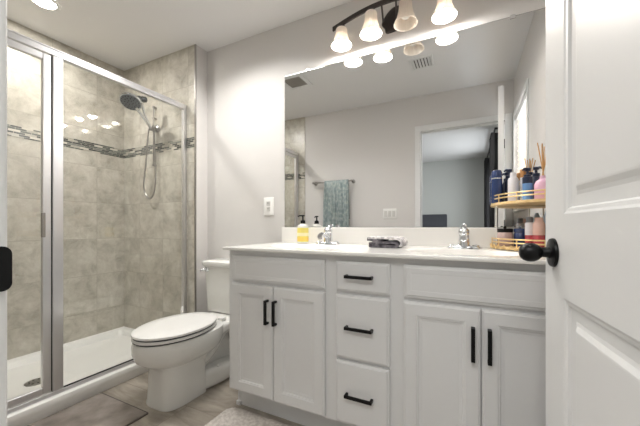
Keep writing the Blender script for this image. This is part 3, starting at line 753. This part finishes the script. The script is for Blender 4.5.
# ------------------------------------------------------------------ vanity light
vl = thing('vanity_light', 'dark bronze four shade vanity light above the mirror', 'wall light', (-.405, 0, 2.22))
xc = -.402
b = BM()
leaf_pts = [(-.353, 2.300), (-.385, 2.312), (-.43, 2.290), (-.470, 2.232), (-.452, 2.195), (-.445, 2.170), (-.415, 2.166), (-.362, 2.172), (-.378, 2.190), (-.385, 2.215), (-.374, 2.245), (-.356, 2.275)]
lp_ = smooth_path([(p[0], 0, p[1]) for p in leaf_pts], 4, True)
lc = Vector((-.415, 0, 2.235))
def leaf(k, y): return [(lc.x + (p.x - lc.x) * k, y, lc.z + (p.z - lc.z) * k) for p in lp_]
loft(b, [leaf(1, -.0005), leaf(1, -.010), leaf(.95, -.015), leaf(.80, -.020)]); obj('canopy', b, 'bronze', vl, smooth=True)
HB = .35
def barp(t): return Vector((xc + t * HB, -.098 - .045 * math.cos(t * PI / 2), 2.228 + .030 * math.cos(t * PI / 2)))
b = BM(); rings = []
for k in range(41):
    t = -1 + 2 * k / 40; p = barp(t)
    rings.append([p + Vector((0, dy, dz)) for dy, dz in ((-.006, -.012), (.006, -.012), (.006, .012), (-.006, .012))])
loft(b, rings); obj('curved_bar', b, 'bronze', vl, smooth=True)
for dx in (-.035, .045):
    b = BM(); p = barp((dx - .0) / HB); tube(b, smooth_path([(xc + dx - .022, -.016, 2.235), (xc + dx - .012, -.075, 2.25), (p.x, p.y, p.z)], 5), .0055, 10); obj('support_arm', b, 'bronze', vl, smooth=True)
for i, xx in enumerate((-.690, -.498, -.306, -.114)):
    on = i != 2
    p = barp((xx - xc) / HB); sy = p.y - .0; zt = p.z - .012
    zb = 2.103
    b = BM(); lathe(b, [(.010, .0), (.022, -.004), (.026, -.014), (.024, -.024)], (xx, sy, zt), (0, 0, 1), 20); sk = obj('socket_cup', b, 'bronze', vl, smooth=True)
    H_ = zt - .018 - zb
    prof = [(.030, 1.0), (.033, .93), (.034, .8), (.036, .62), (.041, .44), (.047, .27), (.056, .12), (.0625, .0)]
    ins = [(r - .003, h) for r, h in prof[::-1]]
    b = BM(); rings = []
    for r, h in prof + ins:
        rings.append([(xx + (r + (.0009 * math.cos(k * 24 * 2 * PI / 96) if h > .1 else 0)) * math.cos(2 * PI * k / 96), sy + (r + (.0009 * math.cos(k * 24 * 2 * PI / 96) if h > .1 else 0)) * math.sin(2 * PI * k / 96), zb + h * H_) for k in range(96)])
    loft(b, rings, False, False); o = obj('glass_shade', b, 'shade_on' if on else 'shade_off', vl, smooth=True)
    if not on: o['label'] = 'unlit frosted glass shade'
    b = BM(); lathe(b, [(.012, .075), (.014, .06), (.024, .035), (.028, .015), (.026, .0), (.016, -.012), (.001, -.016)], (xx, sy, zb + .045), (0, 0, 1), 20); obj('bulb', b, 'bulb' if on else 'bulb_off', vl, smooth=True)
    if on:
        l = bpy.data.lights.new('vanity_lamp', 'POINT'); l.energy = BULB; l.shadow_soft_size = .03; l.color = (1, .965, .92)
        lo = bpy.data.objects.new('vanity_lamp', l); lo.location = (xx, sy, zb + .012); COL.objects.link(lo)

# ------------------------------------------------------------------ toilet
TX = -1.553
to = thing('toilet', 'white elongated two piece toilet beside the vanity', 'toilet', (TX, -.4, 0))
b = BM()
PX = TX - .012
R3 = [egg(PX, -.712, -.450, .124, 0, p=4, pb=12, split=.2), egg(PX, -.714, -.450, .126, .010, p=4, pb=12, split=.2), egg(PX, -.708, -.452, .123, .03, p=4, pb=12, split=.2), egg(PX, -.704, -.452, .122, .12, p=3.6, pb=12, split=.2),
      egg(PX, -.706, -.45, .124, .205, p=3.2, pb=8, split=.25), egg(PX, -.722, -.42, .130, .232, p=2.8, pb=6, split=.30), egg(PX + .004, -.768, -.36, .153, .252, p=2.3, pb=3.4, split=.38), egg(TX, -.804, -.31, .174, .282, split=.43),
      egg(TX, -.821, -.29, .185, .322, split=.45), egg(TX, -.824, -.285, .187, .36, split=.45), egg(TX, -.818, -.285, .182, .385, split=.45), egg(TX, -.80, -.29, .165, .390, split=.45)]
loft(b, R3)
def sec(y, xh, z0, z1, r): return [(TX + p[0], y, p[1]) for p in rrect(0, (z0 + z1) / 2, xh, (z1 - z0) / 2, r)]
loft(b, [sec(-.40, .155, .31, .385, .02), sec(-.30, .145, .325, .385, .02), sec(-.22, .145, .345, .386, .02), sec(-.03, .14, .350, .394, .02)])
loft(b, [sec(-.48, .06, .02, .34, .03), sec(-.38, .05, .02, .35, .03), sec(-.22, .045, .02, .36, .03), sec(-.05, .04, .02, .36, .03)])
loft(b, [sec(-.52, .100, 0, .10, .02), sec(-.455, .108, 0, .115, .03), sec(-.40, .125, 0, .125, .035), sec(-.32, .142, 0, .125, .04), sec(-.18, .142, 0, .11, .04), sec(-.10, .12, 0, .09, .03)])
for s in (-1, 1):
    tube(b, smooth_path([(TX + s * .055, -.47, .18), (TX + s * .072, -.425, .20), (TX + s * .078, -.365, .245), (TX + s * .078, -.31, .30), (TX + s * .075, -.25, .33), (TX + s * .070, -.19, .30), (TX + s * .065, -.15, .22), (TX + s * .06, -.13, .10)], 6), .036, 14)
obj('bowl', b, 'porcelain', to, smooth=True)
for s in (-1, 1):
    b = BM(); lathe(b, [(.013, 0), (.012, .010), (.006, .015), (.001, .016)], (TX + s * .112, -.36, .118), (s * .3, 0, 1), 16); obj('bolt_cap', b, 'seat', to, smooth=True)
# tank
b = BM(); rings = []
for z, hw, yf in ((.3945, .185, -.185), (.402, .190, -.190), (.55, .196, -.196), (.724, .203, -.203)):
    rings.append([(TX + .012 + p[0], p[1], z) for p in rrect(0, (yf - .018) / 2, hw, (-.018 - yf) / 2, .03, 5)])
loft(b, rings); obj('tank', b, 'porcelain', to, smooth=True)
b = BM(); rings = []
for z, e in ((.724, -.002), (.727, .005), (.745, .009), (.757, .007), (.762, -.001)):
    rings.append([(TX + .012 + p[0], p[1], z) for p in rrect(0, -.112, .205 + e, .100 + e, .028, 5)])
loft(b, rings); obj('tank_lid', b, 'porcelain', to, smooth=True)
b = BM(); lx = TX - .195
lathe(b, [(.017, 0), (.017, .006), (.010, .012), (.010, .018)], (TX - .155, -.197, .70), (0, -1, 0), 18)
tube(b, [(TX - .155, -.212, .70), (TX - .175, -.224, .698), (TX - .190, -.228, .694)], [.0075, .007, .009], 12); obj('flush_lever', b, 'chrome', to, smooth=True)
# seat and lid
SQ = dict(split=.50, pb=2.05)
b = BM(); loft(b, [egg(TX, -.818, -.330, .180, .3945, **SQ), egg(TX, -.820, -.326, .186, .398, **SQ), egg(TX, -.820, -.326, .186, .408, **SQ), egg(TX, -.818, -.330, .180, .411, **SQ)]); obj('seat', b, 'seat', to, smooth=True)
b = BM(); loft(b, [egg(TX, -.818, -.325, .180, .4175, **SQ), egg(TX, -.822, -.320, .187, .421, **SQ), egg(TX, -.821, -.320, .186, .431, **SQ), egg(TX, -.812, -.330, .174, .4365, **SQ), egg(TX, -.70, -.39, .11, .4400, **SQ)]); obj('lid', b, 'seat', to, smooth=True)
b = BM()
loft(b, [egg(TX, -.816, -.335, .178, .389, **SQ), egg(TX, -.816, -.335, .178, .419, **SQ)])
obj('seat_gap_shade', b, 'dark', to, smooth=True)  # dark filler standing in for shade in the gaps under seat and lid
for s in (-1, 1):
    b = BM(); box(b, TX + s * .08 - .022, TX + s * .08 + .022, -.312, -.275, .384, .408); obj('seat_hinge', b, 'seat', to, bevel=.006)
# supply valve on the wall
sv = thing('supply_valve', 'white water supply hose and valve behind toilet seat', 'valve', (-1.80, -.03, .2))
b = BM(); lathe(b, [(.02, 0), (.02, .004), (.008, .008), (.008, .04)], (-1.80, -.0005, .20), (0, -1, 0), 16); cyl(b, (-1.80, -.045, .185), (-1.80, -.045, .235), .010, seg=14); cyl(b, (-1.825, -.045, .20), (-1.80, -.045, .20), .009, seg=12); obj('valve_body', b, 'chrome', sv, smooth=True)
b = BM(); tube(b, smooth_path([(-1.80, -.045, .235), (-1.805, -.05, .30), (-1.775, -.075, .365), (-1.735, -.08, .392)], 6), .006, 8); obj('supply_hose', b, 'plate', sv, smooth=True)
# slender white brush handle rising beside the lid
tbh = thing('toilet_brush', 'white toilet brush holder standing between toilet and shower wall', 'toilet brush', (-1.845, -.30, 0))
b = BM(); lathe(b, [(.045, 0), (.047, .004), (.042, .11), (.038, .19), (.030, .20), (.014, .205)], (-1.845, -.30, 0), (0, 0, 1), 24); obj('holder', b, 'plate', tbh, smooth=True)
b = BM(); lathe(b, [(.007, .20), (.007, .36), (.012, .385), (.012, .418), (.007, .435), (.001, .437)], (-1.845, -.30, 0), (0, 0, 1), 16); obj('handle', b, 'plate', tbh, smooth=True)

# ------------------------------------------------------------------ mat and rug
bm_ = thing('bath_mat', 'flat grey bath mat lying along the shower threshold', 'bath mat', (-1.79, -1.2, 0))
b = BM(); loft(b, [rr3(-2.035 + .0, -1.548, -1.60, -.752, .006, .0005), rr3(-2.035, -1.548, -1.60, -.752, .006, .007)])
for v in b.verts: v.co.x = max(v.co.x, -1.987)
obj('mat_border', b, 'mat_edge', bm_)
b = BM(); loft(b, [rr3(-1.984, -1.554, -1.592, -.757, .006, .0065), rr3(-1.982, -1.558, -1.590, -.762, .008, .0095)])
obj('mat_pile', b, 'mat', bm_)
b = BM(); nx, ny = 190, 90; rx0, rx1, ry0, ry1 = -1.195, -.33, -1.02, -.505; grid = []
random.seed(3)
def inside(x, y, r=.07):
    dx = max(rx0 + r - x, x - (rx1 - r), 0); dy = max(ry0 + r - y, y - (ry1 - r), 0); return r - math.hypot(dx, dy)
for j in range(ny + 1):
    row = []
    for i in range(nx + 1):
        x = rx0 + (rx1 - rx0) * i / nx; y = ry0 + (ry1 - ry0) * j / ny
        d = inside(x, y)
        if d < 0:
            cx_ = min(max(x, rx0 + .07), rx1 - .07); cy_ = min(max(y, ry0 + .07), ry1 - .07); q = .07 / math.hypot(x - cx_, y - cy_); x = cx_ + (x - cx_) * q; y = cy_ + (y - cy_) * q; d = 0
        h = .004 + .014 * min(1, d / .02) + (random.random() * .006 if d > .002 else 0)
        row.append(b.verts.new((x + random.uniform(-.0015, .0015), y + random.uniform(-.0015, .0015), h)))
    grid.append(row)
for j in range(ny):
    for i in range(nx): b.faces.new((grid[j][i], grid[j][i + 1], grid[j + 1][i + 1], grid[j + 1][i]))
bot = [b.verts.new((v.co.x, v.co.y, .0005)) for v in grid[0] + [r[-1] for r in grid[1:]] + grid[-1][-2::-1] + [r[0] for r in grid[-2:0:-1]]]
top = grid[0] + [r[-1] for r in grid[1:]] + grid[-1][-2::-1] + [r[0] for r in grid[-2:0:-1]]
for i in range(len(bot)): j = (i + 1) % len(bot); b.faces.new((top[i], top[j], bot[j], bot[i]))
rg_ = obj('fluffy_rug', b, 'rug', smooth=False)
for p in rg_.data.polygons: p.use_smooth = True
prop(rg_, 'fluffy cream rug with rounded corners in front of vanity', 'rug')

# ------------------------------------------------------------------ corner shelf with toiletries
SXc, SYc = XR - .004, -.026
cs = thing('corner_shelf', 'two tier bamboo and gold wire corner shelf on counter', 'shelf', (.28, -.12, KZ1))
def quad(rad, z, n=20, inset=0):
    pts = [(SXc - inset, SYc - inset, z)]
    for k in range(n + 1):
        a = PI + (PI / 2) * k / n
        pts.append((SXc - inset + (rad - inset) * math.cos(a) , SYc - inset + (rad - inset) * math.sin(a), z))
    return pts
RAD = .285
for zt, nm in ((KZ1 + .016, 'lower_shelf'), (1.127, 'upper_shelf')):
    b = BM(); loft(b, [quad(RAD, zt - .012), quad(RAD, zt)]); obj(nm, b, 'wood', cs, bevel=.001)
    for dz in (.020, .036):
        b = BM(); arc = quad(RAD - .004, zt + dz, 24)[1:]
        tube(b, arc, .0032, 8); obj('gold_rail', b, 'gold', cs, smooth=True)
    for k in (0, 6, 12, 18, 24):
        b = BM(); p = quad(RAD - .004, zt, 24)[1:][k]; cyl(b, p, (p[0], p[1], zt + .036), .0022, seg=8)
        obj('rail_stanchion', b, 'gold', cs, smooth=True)
b = BM()
for k in range(11):
    a0 = PI + PI / 2 * k / 11; a1 = PI + PI / 2 * (k + .5) / 11; a2 = PI + PI / 2 * (k + 1) / 11; z0 = KZ1 + .0035
    tube(b, [(SXc + (RAD + .004) * math.cos(a0), SYc + (RAD + .004) * math.sin(a0), z0 + .020), (SXc + (RAD + .004) * math.cos(a1), SYc + (RAD + .004) * math.sin(a1), z0), (SXc + (RAD + .004) * math.cos(a2), SYc + (RAD + .004) * math.sin(a2), z0 + .020)], .0022, 6)
obj('zigzag_wire', b, 'gold', cs)
for x, y in ((SXc - .08, SYc - .25), (SXc - .012, SYc - .012), (SXc - .262, SYc - .012), (SXc - .012, SYc - .262)):
    b = BM(); cyl(b, (x, y, KZ1 + .004), (x, y, 1.127), .0035, seg=10); obj('shelf_post', b, 'plate', cs, smooth=True)
ZU, ZL = 1.1273, KZ1 + .0163
def bottle(name, x, y, z, prof, m, label, cat, parts=(), group=None, seg=24):
    t = thing(name, label, cat, (x, y, z), group)
    b = BM(); lathe(b, prof, (x, y, z), (0, 0, 1), seg); obj('bottle_body', b, m, t, smooth=True)
    for pn, pr, pm in parts:
        b = BM(); lathe(b, pr, (x, y, z), (0, 0, 1), seg); obj(pn, b, pm, t, smooth=True)
    return t
navy = mat('navy_plastic', (34, 56, 104), .25, Coat_Weight=.4); navyd = mat('dark_navy_cap', (28, 38, 66), .3); silver = mat('silver_band', (190, 196, 204), .25, .8)
whitep = mat('white_bottle_plastic', (232, 230, 234), .3); blue = mat('sky_blue_plastic', (104, 150, 206), .3); pink = mat('pink_liquid_bottle', (226, 182, 206), .2, Coat_Weight=.4)
red = mat('rose_red_liquid', (178, 74, 86), .2, Coat_Weight=.4); blush = mat('blush_pink_plastic', (226, 190, 178), .3); greyc = mat('grey_cap', (120, 122, 126), .4)
jarm = mat('pinkish_glass_jar', (196, 172, 168), .15, Coat_Weight=.6); paleb = mat('pale_blue_plastic', (196, 212, 230), .3); amber = mat('amber_wood', (196, 140, 84), .5)
bottle('tall_bottle', .124, -.072, ZU, [(.022, 0), (.024, .004), (.024, .118)], navy, 'tall navy bottle with silver ring at left end of upper shelf', 'bottle',
       (('silver_ring', [(.0245, .118), (.0245, .124)], silver), ('cap', [(.0238, .124), (.0235, .150), (.020, .160), (.012, .164)], navy)))
def pump(t, x, y, z, m, dirx=-1):
    b = BM(); lathe(b, [(.015, 0), (.015, .014), (.006, .018), (.005, .030), (.012, .032), (.013, .044), (.006, .047)], (x, y, z), (0, 0, 1), 18)
    tube(b, [(x, y, z + .040), (x + dirx * .014, y - .014, z + .041), (x + dirx * .022, y - .022, z + .034)], [.007, .006, .004], 8); obj('pump_top', b, m, t, smooth=True)
t = bottle('pump_bottle', .178, -.055, ZU, [(.021, 0), (.022, .004), (.022, .10), (.016, .115), (.012, .122)], navyd, 'dark navy pump bottle behind the white bottle on upper shelf', 'bottle'); pump(t, .178, -.055, ZU + .12, navyd)
bottle('lotion_bottle', .188, -.120, ZU, [(.021, 0), (.022, .004), (.022, .105), (.018, .114), (.010, .118)], whitep, 'white lotion bottle standing in front of the dark pump bottle', 'bottle', (('cap', [(.013, .117), (.013, .135), (.010, .138)], whitep),))
t = bottle('pump_bottle', .240, -.150, ZU, [(.019, 0), (.020, .004), (.020, .080)], blue, 'sky blue bottle with navy pump at middle of upper shelf', 'bottle', (('collar', [(.0202, .080), (.0202, .108), (.014, .113)], navyd),)); pump(t, .240, -.150, ZU + .105, navyd)
t = bottle('pump_bottle', .283, -.085, ZU, [(.019, 0), (.020, .004), (.020, .10), (.012, .120)], navyd, 'navy pump bottle behind the sky blue bottle on upper shelf', 'bottle'); pump(t, .283, -.085, ZU + .118, navyd, 1)
bottle('small_jar', .236, -.062, ZU, [(.013, 0), (.014, .003), (.014, .12)], whitep, 'slim white tube with amber cap at back of upper shelf', 'bottle', (('cap', [(.014, .12), (.014, .158), (.012, .16)], amber),))
rd = bottle('reed_diffuser', .293, -.175, ZU, [(.030, 0), (.033, .004), (.033, .070), (.026, .085), (.013, .094), (.011, .108)], pink, 'pink reed diffuser bottle with wooden reeds on upper shelf', 'diffuser')
for k, (dx, dy) in enumerate(((-.020, .0), (-.006, -.016), (.006, .010), (.018, -.008), (.0, .02), (.026, .012))):
    b = BM(); cyl(b, (.293 - dx * .4, -.175 - dy * .4, ZU + .075), (.293 + dx, -.175 + dy, ZU + .255 - .008 * (k % 3)), .0022, seg=8); obj('reed', b, 'reed', rd)
# lower tier
bottle('wide_jar', .158, -.088, ZL, [(.031, 0), (.034, .004), (.034, .058), (.031, .066)], jarm, 'wide pinkish jar with black lid on lower shelf', 'jar', (('lid', [(.033, .066), (.034, .068), (.034, .082), (.031, .085)], 'black'), ('lid_knob', [(.006, .084), (.008, .092), (.001, .097)], 'black')))
bottle('round_jar', .218, -.100, ZL, [(.024, 0), (.026, .004), (.026, .060), (.022, .066)], navy, 'round navy jar on lower shelf between wide jar and red bottle', 'jar', (('lid', [(.025, .066), (.026, .068), (.026, .083), (.022, .086)], navy), ('lid_knob', [(.004, .086), (.006, .096), (.001, .100)], silver)))
bottle('mouthwash_bottle', .248, -.145, ZL, [(.016, 0), (.0175, .003), (.0175, .055)], red, 'narrow red and white bottle with grey cap on lower shelf', 'bottle', (('upper_body', [(.0176, .055), (.0176, .108), (.013, .113)], whitep), ('cap', [(.0135, .112), (.0135, .136), (.011, .138)], greyc)))
bottle('shampoo_bottle', .278, -.175, ZL, [(.021, 0), (.023, .004), (.023, .056)], red, 'wider red and blush bottle on lower shelf below the diffuser', 'bottle', (('upper_body', [(.0231, .056), (.0231, .105), (.018, .116)], blush), ('cap', [(.016, .115), (.016, .132), (.013, .134)], blush)))
bottle('pale_tube', .318, -.120, ZL, [(.016, 0), (.017, .003), (.018, .10), (.018, .13), (.006, .165)], paleb, 'pale blue tube at right end of lower shelf', 'bottle')
